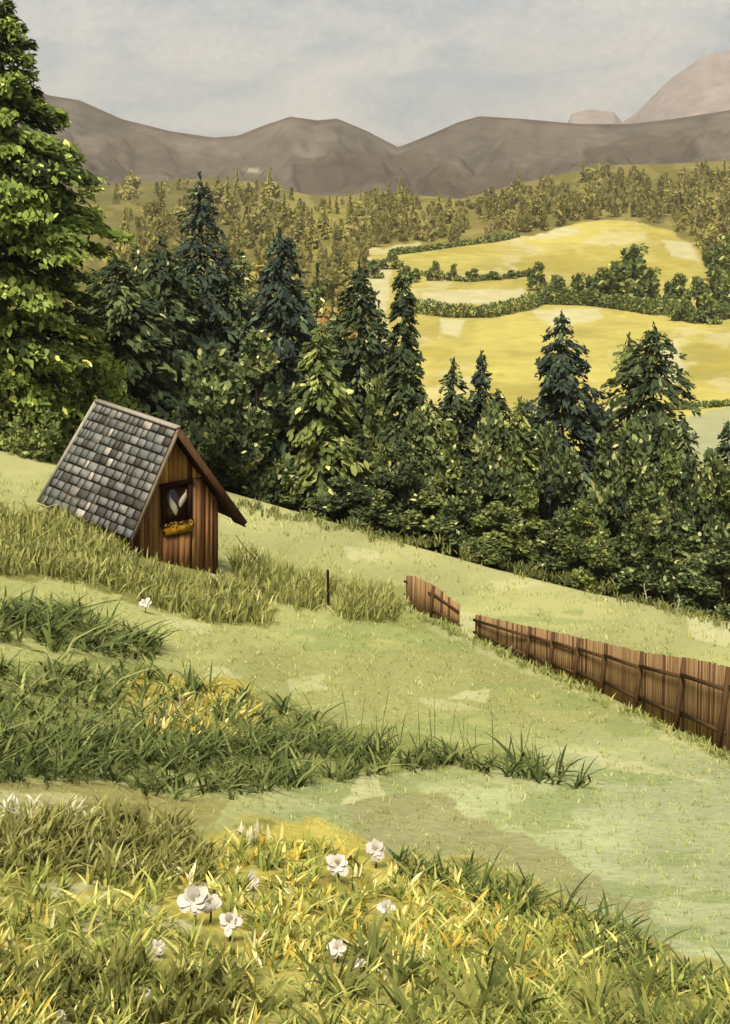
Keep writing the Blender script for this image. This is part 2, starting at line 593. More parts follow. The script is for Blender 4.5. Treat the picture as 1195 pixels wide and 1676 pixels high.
sheet('distant_mountain', np.linspace(0.05, 0.62, 220), np.linspace(4300, 7000, 60), peak_z, peak_col, M_HILL)

# ------------------------------------------------------------------ leaves, blades and trees


def dabs(P0, A, N, ln, wd, col, bend=0.15):
    """leaf sprays: six-cornered leaf shapes at P0 along axis A with face normal N"""
    A = A / np.linalg.norm(A, axis=1, keepdims=True)
    S = np.cross(A, N)
    S /= np.linalg.norm(S, axis=1, keepdims=True) + 1e-9
    U = np.cross(S, A)
    n = len(P0)
    V = np.empty((n, 6, 3))
    ln = ln[:, None]
    wd = wd[:, None]
    j = rng.uniform(0.75, 1.25, (4, n, 1))
    V[:, 0] = P0 - A * ln * 0.5
    V[:, 1] = P0 - A * ln * 0.18 * j[0] + S * wd * 0.5 * j[1] - U * ln * bend * .3
    V[:, 2] = P0 + A * ln * 0.22 * j[1] + S * wd * 0.42 * j[2]
    V[:, 3] = P0 + A * ln * 0.5 - U * ln * bend
    V[:, 4] = P0 + A * ln * 0.20 * j[2] - S * wd * 0.42 * j[3]
    V[:, 5] = P0 - A * ln * 0.2 * j[3] - S * wd * 0.5 * j[0] - U * ln * bend * .3
    return V.reshape(-1, 3), np.repeat(col, 6, 0)


LEAFK, GRK = 3.7, 2.2


def pick(pal, n, tone=1.0):
    """colours from a palette of (rgb, weight)"""
    w = np.array([p[1] for p in pal], float)
    k = rng.choice(len(pal), n, p=w / w.sum())
    base = np.array([lin(p[0]) for p in pal])
    return base[k] * rng.uniform(0.85, 1.15, (n, 1)) * tone


DARK = [((48, 56, 36), 4), ((62, 69, 42), 3), ((40, 48, 34), 3), ((84, 92, 54), 1.6), ((118, 120, 74), 0.7), ((170, 164, 112), 0.28)]
BLUE = [((44, 52, 42), 5), ((54, 63, 48), 3), ((38, 44, 39), 3), ((72, 86, 62), 1.2), ((110, 116, 80), 0.3)]
OLIVE = [((74, 82, 44), 3), ((92, 98, 52), 3), ((58, 66, 38), 2.5), ((120, 124, 70), 1.5), ((160, 156, 100), 0.5)]
BRIGHT = [((92, 104, 46), 4), ((76, 88, 40), 3), ((114, 124, 62), 2), ((38, 46, 22), 3.4), ((164, 164, 88), 1), ((192, 186, 116), 0.3)]
MIXED = [((62, 72, 42), 4), ((80, 88, 52), 3.5), ((48, 56, 36), 3), ((108, 112, 68), 2), ((150, 148, 100), 0.8), ((186, 178, 128), 0.3)]


def tree_trunk(parent, H, r, limbs, col):
    m = MB()
    k = 7
    m.tube([(0.10 * math.sin(i * 1.7) * r * 2, 0.1 * math.cos(i * 2.1) * r * 2, -1.0 + (H * 0.97 + 1.0) * i / k) for i in range(k + 1)],
           [r * (1 - 0.93 * i / k) + 0.012 for i in range(k + 1)], lin(col), 7)
    for a, b, rr in limbs:
        mid = Vector(a) * 0.5 + Vector(b) * 0.5 + Vector((0, 0, 0.06 * (Vector(b) - Vector(a)).length))
        m.tube([a, mid, b], [rr, rr * 0.6, rr * 0.15], lin(col), 5)
    return m.build('trunk', M_BARK, parent, True)


def conifer(name, x, y, H, rad, pal, n, size, label, cat='tree', group=None, z=None, bare=0.06, power=0.9, droop=0.35, lean=(0, 0), squash=1.0, profile=None, soft=0.4):
    z0 = ground(x, y) if z is None else z
    root = empty(name, (x, y, z0))
    tag(root, label, cat, group)
    nb = int(max(36, H * 7))
    t = np.sort(rng.uniform(bare, 0.985, nb))
    az = np.arange(nb) * 2.39996 + rng.uniform(-0.5, 0.5, nb)
    prof = (1 - t) ** power if profile is None else np.interp(1 - t, [p[0] for p in profile], [p[1] for p in profile])
    blen = rad * np.maximum(prof, 0.045) * rng.uniform(0.62, 1.18, nb)
    limbs = []
    for i in range(nb):
        zz = t[i] * H
        d = Vector((math.cos(az[i]), math.sin(az[i]), 0)) * blen[i]
        limbs.append(((0, 0, zz + blen[i] * 0.1), (d.x, d.y, zz - blen[i] * droop * 0.6), 0.02 + 0.035 * blen[i] / max(rad, 1)))
    tree_trunk(root, H, max(0.12, H * 0.013), limbs[::2], (62, 48, 34))
    pw = blen * (0.5 + 0.5 * prof) + 0.2 * rad
    bi = rng.choice(nb, n, p=pw / pw.sum())
    s = rng.uniform(0.03, 1.0, n) ** 0.72
    bl = blen[bi]
    a = az[bi] + rng.normal(0, 0.20, n) * (0.6 + 0.6 * (1 - s))
    rr = bl * s
    P0 = np.stack([np.cos(a) * rr, np.sin(a) * rr * squash, t[bi] * H + bl * 0.1 - bl * droop * s ** 1.4 + rng.normal(0, 0.16, n) * size * 2], 1)
    P0[:, 0] += lean[0] * P0[:, 2]
    A = np.stack([np.cos(a), np.sin(a), -droop * 1.3 + rng.normal(0, 0.35, n)], 1) + rng.normal(0, 0.35, (n, 3))
    N = np.stack([np.cos(a) * 0.5, np.sin(a) * 0.5, np.full(n, 0.8)], 1) + rng.normal(0, 0.45, (n, 3))
    N = N * (1 - soft) + soft * np.array([0, -0.7, 0.7])
    ln = size * rng.uniform(0.55, 1.5, n) * (0.55 + 0.6 * np.minimum(1, bl / max(rad * .5, .1)))
    wd = ln * rng.uniform(0.30, 0.48, n)
    # colour varies by bough so that clumps of one tint hang together
    tb = pick(pal[:4], nb, LEAFK)
    c = pick(pal, n, LEAFK)
    same = rng.uniform(0, 1, n) < 0.62
    c[same] = tb[bi[same]] * rng.uniform(0.88, 1.14, (same.sum(), 1))
    # leader at the tip
    V, cc = dabs(P0, A, N, ln, wd, c)
    kt = 26
    tz = H * (0.94 + 0.075 * rng.uniform(0, 1, kt))
    Pt = np.stack([rng.normal(0, 0.10, kt) * size + lean[0] * tz, rng.normal(0, 0.1, kt) * size, tz], 1)
    V2, c2 = dabs(Pt, np.stack([rng.normal(0, .4, kt), rng.normal(0, .4, kt), np.ones(kt)], 1), rng.normal(0, 1, (kt, 3)), np.full(kt, size * 0.7), np.full(kt, size * 0.26), pick(pal[:3], kt, LEAFK))
    V = np.concatenate([V, V2])
    cc = np.concatenate([cc, c2])
    mesh_np('crown', V, np.arange(len(V)), np.full(len(V) // 6, 6), M_LEAF, cc, root)
    return root


def broadleaf(name, x, y, H, rad, pal, n, size, label, cat='tree', group=None, z=None, clumps=16, low=0.12, upright=0.5, pointy=0.0, soft=0.4):
    z0 = ground(x, y) if z is None else z
    root = empty(name, (x, y, z0))
    tag(root, label, cat, group)
    cz = low + (0.90 - low) * (rng.permutation(clumps) + rng.uniform(0, 1, clumps)) / clumps
    env = np.sqrt(np.clip(1 - ((cz - 0.42) / 0.60) ** 2, 0.04, 1)) * (1 - pointy * np.clip(cz - 0.2, 0, 1) * 1.15)
    ca = np.arange(clumps) * 2.39996 + rng.uniform(-.4, .4, clumps)
    cr_ = rad * env * np.sqrt(rng.uniform(0.05, 0.75, clumps))
    C = np.stack([np.cos(ca) * cr_, np.sin(ca) * cr_, cz * H], 1)
    C[0] = (0, 0, 0.93 * H)
    cz2 = np.argsort(cz)[-4:]
    C[cz2, :2] *= 0.6
    crad = rad * rng.uniform(0.26, 0.46, clumps) * (0.55 + 0.45 * env)
    crad[0] = rad * 0.2
    limbs = [((0, 0, max(0.08 * H, C[i, 2] * 0.45)), tuple(C[i]), 0.012 * H * 0.5) for i in range(1, clumps)]
    tree_trunk(root, H * 0.85, max(0.07, H * 0.014), limbs, (70, 56, 40))
    w = crad ** 2
    k = rng.choice(clumps, n, p=w / w.sum())
    D = rng.normal(0, 1, (n, 3))
    D /= np.linalg.norm(D, axis=1, keepdims=True)
    rr = crad[k] * rng.uniform(0.25, 1.12, n) ** 0.5
    P0 = C[k] + D * rr[:, None] * np.array([1, 1, 0.95])
    P0[:, 2] = np.maximum(P0[:, 2], 0.02 * H)
    A = D * 0.7 + rng.normal(0, 0.5, (n, 3)) + np.array([0, 0, upright])
    N = D + rng.normal(0, 0.5, (n, 3)) + np.array([0, 0, 0.3])
    N = N * (1 - soft) + soft * np.array([0, -0.7, 0.7])
    ln = size * rng.uniform(0.55, 1.4, n)
    wd = ln * rng.uniform(0.42, 0.7, n)
    tb = pick(pal[:4], clumps, LEAFK)
    c = pick(pal, n, LEAFK)
    same = rng.uniform(0, 1, n) < 0.5
    c[same] = tb[k[same]] * rng.uniform(0.85, 1.15, (same.sum(), 1))
    V, cc = dabs(P0, A, N, ln, wd, c)
    mesh_np('crown', V, np.arange(len(V)), np.full(len(V) // 6, 6), M_LEAF, cc, root)
    return root


def copy_tree(o, parent=None):
    c = o.copy()
    COL.objects.link(c)
    if parent:
        c.parent = parent
    for ch in list(o.children):
        copy_tree(ch, c)
    return c


def tipH(px, py, y):
    """foot and height of a tree at distance y whose tip shows at a pixel"""
    x = (px - CX) / F * y
    g = ground(x, y)
    return x, y, (HY - py) / F * y - g


def con(px, py, y, wpx, pal, n, size, label, **k):
    x, yy, H = tipH(px, py, y)
    k['power'] = k.get('power', .8) * 0.72
    return conifer('conifer_tree', x, yy, H, wpx * 0.74 / F * y, pal, int(n * 2.0), size * 1.04, label, **k)


con(6, -8, 64, 290, BRIGHT, 24000, 0.46, 'huge bright yellow green conifer rising out of the top left corner', profile=[(0, .05), (.08, .20), (.22, .38), (.42, .88), (.5, .9), (.62, .78), (.78, .70), (1, .55)], droop=0.25, bare=0.005)
con(328, 292, 98, 200, BLUE, 5200, 0.7, 'blue green spruce whose slim tip stands against the brown hills', power=0.85)
con(262, 392, 92, 230, DARK, 5200, 0.75, 'broad dark conifer rising behind the ridge of the hut', power=0.8)
con(372, 440, 98, 190, DARK, 4200, 0.75, 'dark conifer between the blue spruce tip and the knob topped spruce', power=0.75)
con(190, 425, 84, 210, DARK, 4200, 0.7, 'dark conifer right beside the huge bright green tree', power=0.7)
con(458, 380, 90, 150, BLUE, 4600, 0.65, 'tall dark blue spruce with a knob at its tip left of the brown bush', power=0.62, droop=0.5)
con(588, 434, 96, 150, DARK, 4200, 0.65, 'dark spruce with ragged tip left of the narrow column tree', power=0.7)
con(522, 540, 86, 130, OLIVE, 3000, 0.65, 'olive conifer filling the gap right of the knob topped spruce', power=0.7)
con(660, 440, 90, 62, DARK, 3600, 0.55, 'narrow column shaped dark spruce standing alone against the yellow field', power=0.42, droop=0.5)
con(742, 592, 92, 100, DARK, 2300, 0.6, 'small dark spruce, left one of the pair below the yellow field', power=0.75)
con(788, 580, 94, 96, BLUE, 2300, 0.6, 'small bluish spruce, right one of the pair below the yellow field', power=0.75)
con(920, 512, 90, 176, BLUE, 5200, 0.6, 'well shaped blue black spruce standing clear against the yellow field', power=0.78, droop=0.4)
con(1070, 536, 93, 170, DARK, 4600, 0.6, 'dark ragged conifer right of the blue black spruce', power=0.55, droop=0.4)
con(1030, 552, 95, 120, OLIVE, 2400, 0.6, 'olive conifer leaning against the left side of the dark ragged conifer', power=0.6)
con(1192, 690, 88, 110, DARK, 1800, 0.55, 'small dark conifer cut off by the right edge of the view', power=0.7)
con(705, 660, 88, 100, MIXED, 2200, 0.6, 'grey green conifer in front of the narrow column tree', power=0.6)


def bro(px, py, y, wpx, pal, n, size, label, **k):
    x, yy, H = tipH(px, py, y)
    return broadleaf('leafy_tree', x, yy, H, wpx / 2 / F * y, pal, n, size, label, **k)


bro(160, 560, 72, 190, BRIGHT, 5000, 0.45, 'bright leafy tree directly behind the back end of the hut roof', pointy=.3)
bro(60, 560, 68, 220, BRIGHT, 5000, 0.42, 'bright leafy tree at the foot of the huge bright conifer', pointy=.2)
bro(345, 560, 80, 190, DARK, 3400, 0.6, 'dark leafy tree behind the front gable of the hut', pointy=.5)
bro(420, 530, 84, 150, MIXED, 3000, 0.6, 'grey green leafy tree below the knob topped spruce', pointy=.6)
bro(548, 466, 106, 170, [((126, 100, 56), 2), ((112, 100, 54), 3), ((140, 118, 70), 1), ((92, 92, 48), 3)], 2600, 0.7, 'brownish leafy tree between two dark spruces', pointy=.3, clumps=24)
con(815, 640, 90, 90, DARK, 1900, 0.55, 'small dark conifer right of the small spruce pair', power=.7)
con(850, 655, 88, 90, OLIVE, 1900, 0.55, 'olive conifer just left of the blue black spruce', power=.7)
con(490, 470, 100, 130, MIXED, 2600, 0.6, 'grey green conifer at the right shoulder of the knob topped spruce', power=.7)
con(620, 500, 100, 120, DARK, 2600, 0.6, 'dark conifer closing the gap before the narrow column tree', power=.7)
con(545, 500, 102, 130, MIXED, 2400, 0.6, 'grey green conifer left of the ragged tipped dark spruce', power=.7)
con(975, 660, 92, 100, MIXED, 2000, 0.55, 'grey green conifer just right of the blue black spruce', power=.7)
con(1120, 690, 90, 110, MIXED, 2000, 0.55, 'grey green conifer below the right side of the dark ragged conifer', power=.7)
bro(40, 640, 62, 190, OLIVE, 4800, 0.30, 'low bright bush under the huge bright conifer', low=.02)
con(225, 405, 108, 150, DARK, 2600, 0.75, 'dark conifer standing back between the huge bright tree and the blue green spruce', power=.75)
con(395, 408, 112, 150, MIXED, 2600, 0.75, 'grey green conifer standing back right of the blue green spruce', power=.75)
con(520, 440, 114, 140, DARK, 2400, 0.75, 'dark conifer standing back right of the knob topped spruce', power=.7)
bro(225, 470, 106, 190, DARK, 3000, 0.75, 'dark leafy tree behind the dark conifer beside the huge bright tree', pointy=.5)
bro(300, 462, 100, 190, MIXED, 3000, 0.7, 'grey green leafy tree below the blue green spruce', pointy=.6)
bro(400, 470, 104, 170, DARK, 3000, 0.7, 'dark leafy tree filling the gap left of the knob topped spruce', pointy=.5)
bro(160, 450, 92, 170, OLIVE, 3000, 0.65, 'olive leafy tree at the right edge of the huge bright conifer', pointy=.4)
bro(620, 560, 100, 130, MIXED, 2400, 0.6, 'grey green leafy tree left of the narrow column tree', pointy=.6)
bro(862, 640, 98, 110, OLIVE, 2000, 0.6, 'olive leafy tree on the left side of the blue black spruce', pointy=.5)
bro(985, 650, 98, 110, MIXED, 2000, 0.6, 'grey green leafy tree on the right side of the blue black spruce', pointy=.5)

# the belt of shrubs along the lower edge of the wood
protos = []
for i, (pal, pt) in enumerate(((MIXED, .75), (DARK, .6), (OLIVE, .8), (MIXED, .45), (MIXED, .9), (OLIVE, .5))):
    b = broadleaf('leafy_shrub', 0, 40, 9.0, 2.6, pal, 3600, 0.40, 'dense green shrub in the belt along the lower edge of the wood', 'shrub', 'shrubs along the lower edge of the wood', z=0, pointy=pt, low=0.08, clumps=18)
    protos.append(b)
belt = []
for px, py, w in ((395, 640, 105), (455, 600, 110), (500, 690, 90), (545, 620, 110), (590, 700, 100), (625, 610, 100), (655, 720, 105), (690, 660, 100), (735, 690, 110), (765, 760, 100), (800, 655, 105),
                  (838, 700, 100), (860, 780, 100), (895, 690, 100), (935, 730, 105), (960, 820, 105), (990, 700, 110), (1035, 680, 110), (1060, 790, 110), (1095, 700, 100), (1130, 745, 110), (1165, 730, 100), (1200, 760, 110), (1125, 850, 120), (1185, 880, 120),
                  (430, 740, 100), (480, 770, 90), (560, 780, 100), (620, 800, 100), (700, 800, 110), (810, 820, 110), (910, 850, 110), (1010, 880, 110), (375, 720, 90), (1240, 720, 120)):
    belt.append((px, py, w))
for i, (px, py, w) in enumerate(belt):
    edge = np.interp(px, [0, 400, 700, 950, 1195, 1300], [715, 830, 890, 955, 1025, 1060])
    y = 79 + 8 * max(0.0, (840 - py) / 200) + (i % 3) * 1.2
    x, y, H = tipH(px, py, y)
    b = protos[i] if i < len(protos) else copy_tree(protos[(i * 5 + i // 6) % len(protos)])
    b.location = (x, y, ground(x, y))
    k = w / 2 / F * y / 2.6
    b.scale = (k * 1.15, k * 1.15, H / 9.0)
    b.rotation_euler = (0, 0, i * 1.9)

# trees and hedges between the fields
HEDGE = [((84, 92, 46), 3), ((66, 76, 42), 3), ((108, 112, 60), 2), ((138, 138, 80), 1)]
hp = [broadleaf('field_tree', 0, 40, 10.0, 5.0, HEDGE, 620, 1.5, 'round field tree', 'tree', 'round trees and bushes between the yellow fields', z=0, low=0.1, clumps=12) for _ in range(3)]
fld = [(1035, 402, 96, 82), (985, 440, 60, 60), (1010, 430, 70, 66), (1062, 440, 74, 60), (880, 430, 40, 46), (910, 452, 52, 44), (945, 448, 50, 46), (1110, 450, 50, 56), (1140, 455, 50, 60), (1172, 440, 60, 70), (1195, 460, 60, 60),
       (1120, 490, 40, 36), (1160, 490, 50, 40), (680, 440, 24, 22), (712, 428, 26, 32), (742, 432, 24, 28), (775, 440, 30, 20), (806, 444, 34, 14), (836, 442, 26, 14), (665, 436, 28, 30), (640, 415, 40, 26), (610, 425, 46, 30), (1180, 400, 60, 60), (1195, 385, 60, 46)]
for i, (px, ptop, w, h) in enumerate(fld):
    p = PV(px, ptop + h)
    b = hp[i] if i < 3 else copy_tree(hp[i % 3])
    b.location = p
    y = p.y
    k = w / 2 / F * y / 5.0
    b.scale = (k, k, h / F * y / 10.0)
    b.rotation_euler = (0, 0, i * 2.1)
    b['label'] = 'round green tree or bush on the border between two yellow fields'


def hedge(pts, hpx, label, n=900):
    n = int(n * 2.2)
    q = [PV(px, py) for px, py in pts]
    seg = rng.uniform(0, len(q) - 1.001, n)
    i = seg.astype(int)
    f = (seg - i)[:, None]
    Q = np.array([list(v) for v in q])
    C = Q[i] * (1 - f) + Q[i + 1] * f
    y = C[:, 1].mean()
    h = hpx / F * y * (0.6 + 0.7 * fbm(seg * 2.2, seg * 0, 5))
    D = rng.normal(0, 1, (n, 3))
    D /= np.linalg.norm(D, axis=1, keepdims=True)
    P0 = C + D * (h * 0.5)[:, None] + np.stack([h * 0, h * 0, h * 0.5], 1) - np.array(q[0])
    V, cc = dabs(P0, D + rng.normal(0, .5, (n, 3)), D + rng.normal(0, .4, (n, 3)), rng.uniform(.9, 1.9, n) * y / 420, rng.uniform(.5, 1, n) * y / 420, pick(HEDGE[:3], n, LEAFK))
    o = mesh_np('hedge', V, np.arange(len(V)), np.full(n, 6), M_LEAF, cc)
    o.location = q[0]
    tag(o, label, 'hedge')


hedge([(672, 512), (740, 520), (800, 520), (860, 508), (890, 495)], 24, 'long dark hedge across the middle of the yellow fields')
hedge([(885, 498), (960, 500), (1010, 506), (1075, 516)], 26, 'dark hedge running right from the long hedge under the big round field tree')
hedge([(1080, 512), (1140, 530), (1200, 520), (1260, 510)], 28, 'thick hedge at the right edge of the yellow field')
hedge([(1085, 672), (1140, 670), (1200, 664), (1260, 660)], 12, 'low hedge above the pale green field at the right edge', 500)
hedge([(690, 452), (760, 462), (840, 456), (870, 450)], 9, 'thin low hedge on the upper yellow field', 400)
hedge([(640, 418), (690, 412), (760, 402), (850, 388)], 10, 'hedge along the top border of the upper yellow field', 500)

# small trees far up the wooded slope
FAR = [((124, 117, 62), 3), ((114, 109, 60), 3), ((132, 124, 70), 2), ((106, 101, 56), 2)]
fp = [conifer('far_conifer', 0, 40, 14, 3.2, FAR, 240, 2.3, 'small olive conifer', 'tree', 'small far conifers on the wooded slope', z=0, soft=.75),
      conifer('far_conifer', 0, 40, 14, 2.4, FAR, 220, 2.1, 'small olive conifer', 'tree', 'small far conifers on the wooded slope', z=0, soft=.75),
      broadleaf('far_tree', 0, 40, 11, 5, FAR, 240, 2.4, 'small olive tree', 'tree', 'small far leafy trees on the wooded slope', z=0, soft=.75, clumps=9),
      broadleaf('far_tree', 0, 40, 9, 6, FAR, 240, 2.4, 'small olive tree', 'tree', 'small far leafy trees on the wooded slope', z=0, soft=.75, clumps=9)]
for m_ in fp:
    m_['label'] = 'small hazy olive conifer on the far wooded slope below the brown hills' if m_.name.startswith('far_con') else 'small hazy olive leafy tree on the far wooded slope below the brown hills'
cnt = 0
k = 0
while cnt < 270 and k < 5000:
    k += 1
    px = rng.uniform(190, 1230)
    top = poly_y(px, CREST) + 17
    bot = poly_y(px, FIELD_TOP) - 2
    py = rng.uniform(top, bot)
    dens = fbm(np.array([px / 70]), np.array([py / 30]), 61)[0]
    if dens < 0.42 and px > 460:
        continue
    p = PV(px, py)
    j = int(rng.integers(0, 4))
    b = fp[j] if cnt < 4 and fp[cnt].location.y == 40 else None
    if b is None:
        b = copy_tree(fp[j])
    else:
        b = fp[cnt]
    b.location = p
    s = rng.uniform(0.75, 1.35) * (1.4 if px < 470 else 1.1)
    b.scale = (s, s, s * rng.uniform(0.9, 1.3))
    b.rotation_euler = (0, 0, rng.uniform(0, 6))
    cnt += 1

# the rest of that far wood, one mass of soft crowns
nw = 620
cx_ = []
while len(cx_) < nw:
    px = rng.uniform(180, 1240)
    top = float(poly_y(px, CREST)) + 15
    bot = float(poly_y(px, FIELD_TOP)) - 2
    bot = min(bot, 520)
    py = rng.uniform(top, bot)
    if fbm(np.array([px / 60 + 9]), np.array([py / 16]), 63)[0] < 0.42:
        continue
    cx_.append(PV(px, py))
C_ = np.array([list(v) for v in cx_])
kk = 34
ci = np.repeat(np.arange(nw), kk)
hh = rng.uniform(6, 14, nw)
u_ = rng.uniform(0.05, 1, nw * kk)
ww = np.repeat(rng.uniform(.16, .40, nw), kk) * hh[ci] * np.sqrt(np.clip(1.05 - u_, 0, 1))
an = rng.uniform(0, 6.283, nw * kk)
rd = ww * np.sqrt(rng.uniform(0.1, 1, nw * kk))
P0 = C_[ci] + np.stack([np.cos(an) * rd, np.sin(an) * rd, u_ * hh[ci]], 1)
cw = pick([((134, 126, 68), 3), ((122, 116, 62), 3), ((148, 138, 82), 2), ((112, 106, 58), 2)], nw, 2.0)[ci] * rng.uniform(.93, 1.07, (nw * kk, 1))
V, cc = dabs(P0, np.stack([np.cos(an) * .4, np.sin(an) * .4, np.full(nw * kk, .9)], 1) + rng.normal(0, .3, (nw * kk, 3)), np.stack([np.cos(an) * .35, np.sin(an) * .35 - .7, np.full(nw * kk, .7)], 1) + rng.normal(0, .15, (nw * kk, 3)), rng.uniform(2.5, 5, nw * kk), rng.uniform(1.2, 2.4, nw * kk), cw)
tag(mesh_np('far_wood', V, np.arange(len(V)), np.full(len(V) // 6, 6), M_LEAF, cc), 'hazy olive wood covering the far slope below the brown hills', 'wood', kind='stuff')

# ------------------------------------------------------------------ the hut
TH = R(38)
AP = Vector((-5.73, 33.5, -6.99))
base_z = ground(-5.4, 34.5)
hut = empty('wooden_hut', (AP.x, AP.y, base_z), TH)
tag(hut, 'small brown wooden hut with a steep grey shingled roof on the meadow', 'hut')


def hl(t, d, z):      # along the gable, back along the ridge, world height -> hut space
    return Vector((t, d, z - base_z))


def hground(t, d):
    x = AP.x + t * math.cos(TH) - d * math.sin(TH)
    y = AP.y + t * math.sin(TH) + d * math.cos(TH)
    return ground(x, y)


zA = AP.z
FL, BL_, FR, BR_ = hl(-1.52, 0, zA - 3.07), hl(-1.56, 7.0, zA - 3.45), hl(2.40, 0, zA - 3.28), hl(2.40, 6.2, zA - 3.28)
FA, BA = hl(0, 0, zA), hl(0, 5.75, zA)


def slope(Af, Ab, Ef, Eb, rows, cols, name, shade):
    m = MB()
    nrm = (Ef - Af).cross(Ab - Af).normalized()
    if nrm.z < 0:
        nrm = -nrm

    def pt(u, v, h):
        a = Af.lerp(Ab, u)
        b = Ef.lerp(Eb, u)
        return a.lerp(b, v) + nrm * h
    m.hexa([pt(0, 0, 0.0), pt(1, 0, 0.0), pt(1, 1, 0.0), pt(0, 1, 0.0), pt(0, 0, 0.05), pt(1, 0, 0.05), pt(1, 1, 0.05), pt(0, 1, 0.05)], lin((40, 30, 22)))
    for r in range(rows):
        off = rng.uniform(0, 1)
        cuts = [0.0]
        while cuts[-1] < 1:
            cuts.append(cuts[-1] + rng.uniform(0.55, 1.45) / cols)
        cuts[-1] = 1.0
        for a, b in zip(cuts[:-1], cuts[1:]):
            if b - a < 0.01:
                continue
            v0 = r / rows
            v1 = (r + 1) / rows - 0.012 + rng.uniform(-0.008, 0.010)
            g = 0.006
            n_ = fbm(np.array([a * 5]), np.array([v0 * 5]), 7)[0] * 0.6 + rng.uniform(0, 1) * 0.5
            col = np.array((92, 91, 86)) * (1 - n_) + np.array((172, 168, 156)) * n_
            if rng.uniform() < 0.14:
                col = np.array((92, 87, 78))
            if rng.uniform() < 0.14:
                col = np.array((124, 128, 122))
            if rng.uniform() < 0.07:
                col = np.array((206, 196, 178))
            h0, h1 = 0.055, 0.068 + rng.uniform(0, 0.02)
            v0 = max(v0, 0.0)
            q = [pt(a + g, v0, 0.052), pt(b - g, v0, 0.052), pt(b - g, v1, 0.052), pt(a + g, v1, 0.052),
                 pt(a + g, v0, h0), pt(b - g, v0, h0), pt(b - g, v1, h1), pt(a + g, v1, h1)]
            m.hexa(q, lin(col * shade))
    return m.build(name, M_SHINGLE, hut)


rf = slope(FA, BA, FL, BL_, 12, 13, 'roof_slope', 1.0)
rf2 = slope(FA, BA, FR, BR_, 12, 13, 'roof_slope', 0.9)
m = MB()
m.bar(FA + Vector((0, -0.02, 0.10)), BA + Vector((0, 0.02, 0.10)), 0.20, 0.09, lin((188, 178, 158)))
m.build('ridge_cap', M_WOOD, hut)
m = MB()
m.bar(BA + Vector((-0.05, 0.05, 0.04)), BL_ + Vector((-0.05, 0.05, 0.04)), 0.10, 0.12, lin((196, 188, 168)))
m.build('rake_board', M_WOOD, hut)
m = MB()
m.bar(FA + Vector((0.02, -0.03, 0.02)), FL + Vector((0, -0.03, 0.02)), 0.05, 0.10, lin((150, 132, 108)))
m.build('rake_board', M_WOOD, hut)
m = MB()
m.bar(FA + Vector((0, -0.03, 0.0)), FR + Vector((0, -0.03, 0.0)), 0.05, 0.20, lin((96, 66, 44)))
m.build('rake_board', M_WOOD, hut)
# underside boarding of the right slope's overhang
m = MB()
for a in np.linspace(0, 0.96, 13):
    p, q = FA.lerp(FR, a), FA.lerp(FR, a + 0.072)
    m.hexa([p + Vector((0, .02, -.03)), q + Vector((0, .02, -.03)), q + Vector((0, .8, -.03)), p + Vector((0, .8, -.03)),
            p + Vector((0, .02, -.005)), q + Vector((0, .02, -.005)), q + Vector((0, .8, -.005)), p + Vector((0, .8, -.005))], lin(np.array((88, 56, 34)) * rng.uniform(.8, 1.1)))
m.build('soffit', M_WOOD, hut)

GD = 0.75       # the gable wall stands this far behind the front edge of the roof


def roof_z(t):
    if t < 0:
        return zA - 3.07 * (-t / 1.52)
    return zA - 3.28 * (t / 2.40)


m = MB()
ts = [-1.36]
while ts[-1] < 1.74:
    ts.append(ts[-1] + rng.uniform(0.11, 0.21))
ts[-1] = 1.78
for i, (a, b) in enumerate(zip(ts[:-1], ts[1:])):
    g = 0.008
    zb = hground((a + b) / 2, GD) - 0.25
    k = rng.uniform(0, 1)
    col = np.array((132, 92, 56)) * (1 - k) + np.array((180, 138, 86)) * k
    if rng.uniform() < 0.2:
        col = np.array((84, 52, 32))
    dz = rng.uniform(0, 0.03)
    za, zc = roof_z(a + g) - 0.07, roof_z(b - g) - 0.07
    split = zA - 1.75                                  # upper gable boards and lower wall boards meet here
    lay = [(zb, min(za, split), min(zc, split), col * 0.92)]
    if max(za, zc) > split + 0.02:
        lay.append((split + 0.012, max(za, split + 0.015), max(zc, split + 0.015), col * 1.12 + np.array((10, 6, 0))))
    for z0, z1, z2, cc in lay:
        y0 = GD - dz - (0.03 if z0 > split else 0)
        m.hexa([hl(a + g, y0, z0), hl(b - g, y0, z0), hl(b - g, GD + .06, z0), hl(a + g, GD + .06, z0), hl(a + g, y0, z1), hl(b - g, y0, z2), hl(b - g, GD + .06, z2), hl(a + g, GD + .06, z1)], lin(cc, .8))
m.build('gable_wall', M_WOOD, hut)
for t, d0, d1, top in ((-1.36, GD + .08, 5.4, zA - 2.75), (1.72, GD + .08, 5.4, zA - 2.42)):
    m = MB()
    ds = np.arange(d0, d1, 0.2)
    for d in ds:
        zb = hground(t, d) - 0.3
        k = rng.uniform(0.7, 1.05)
        m.hexa([hl(t, d + .005, zb), hl(t + .05, d + .005, zb), hl(t + .05, d + .195, zb), hl(t, d + .195, zb), hl(t, d + .005, top), hl(t + .05, d + .005, top), hl(t + .05, d + .195, top), hl(t, d + .195, top)], lin(np.array((98, 64, 40)) * k))
    m.build('side_wall', M_WOOD, hut)
m = MB()
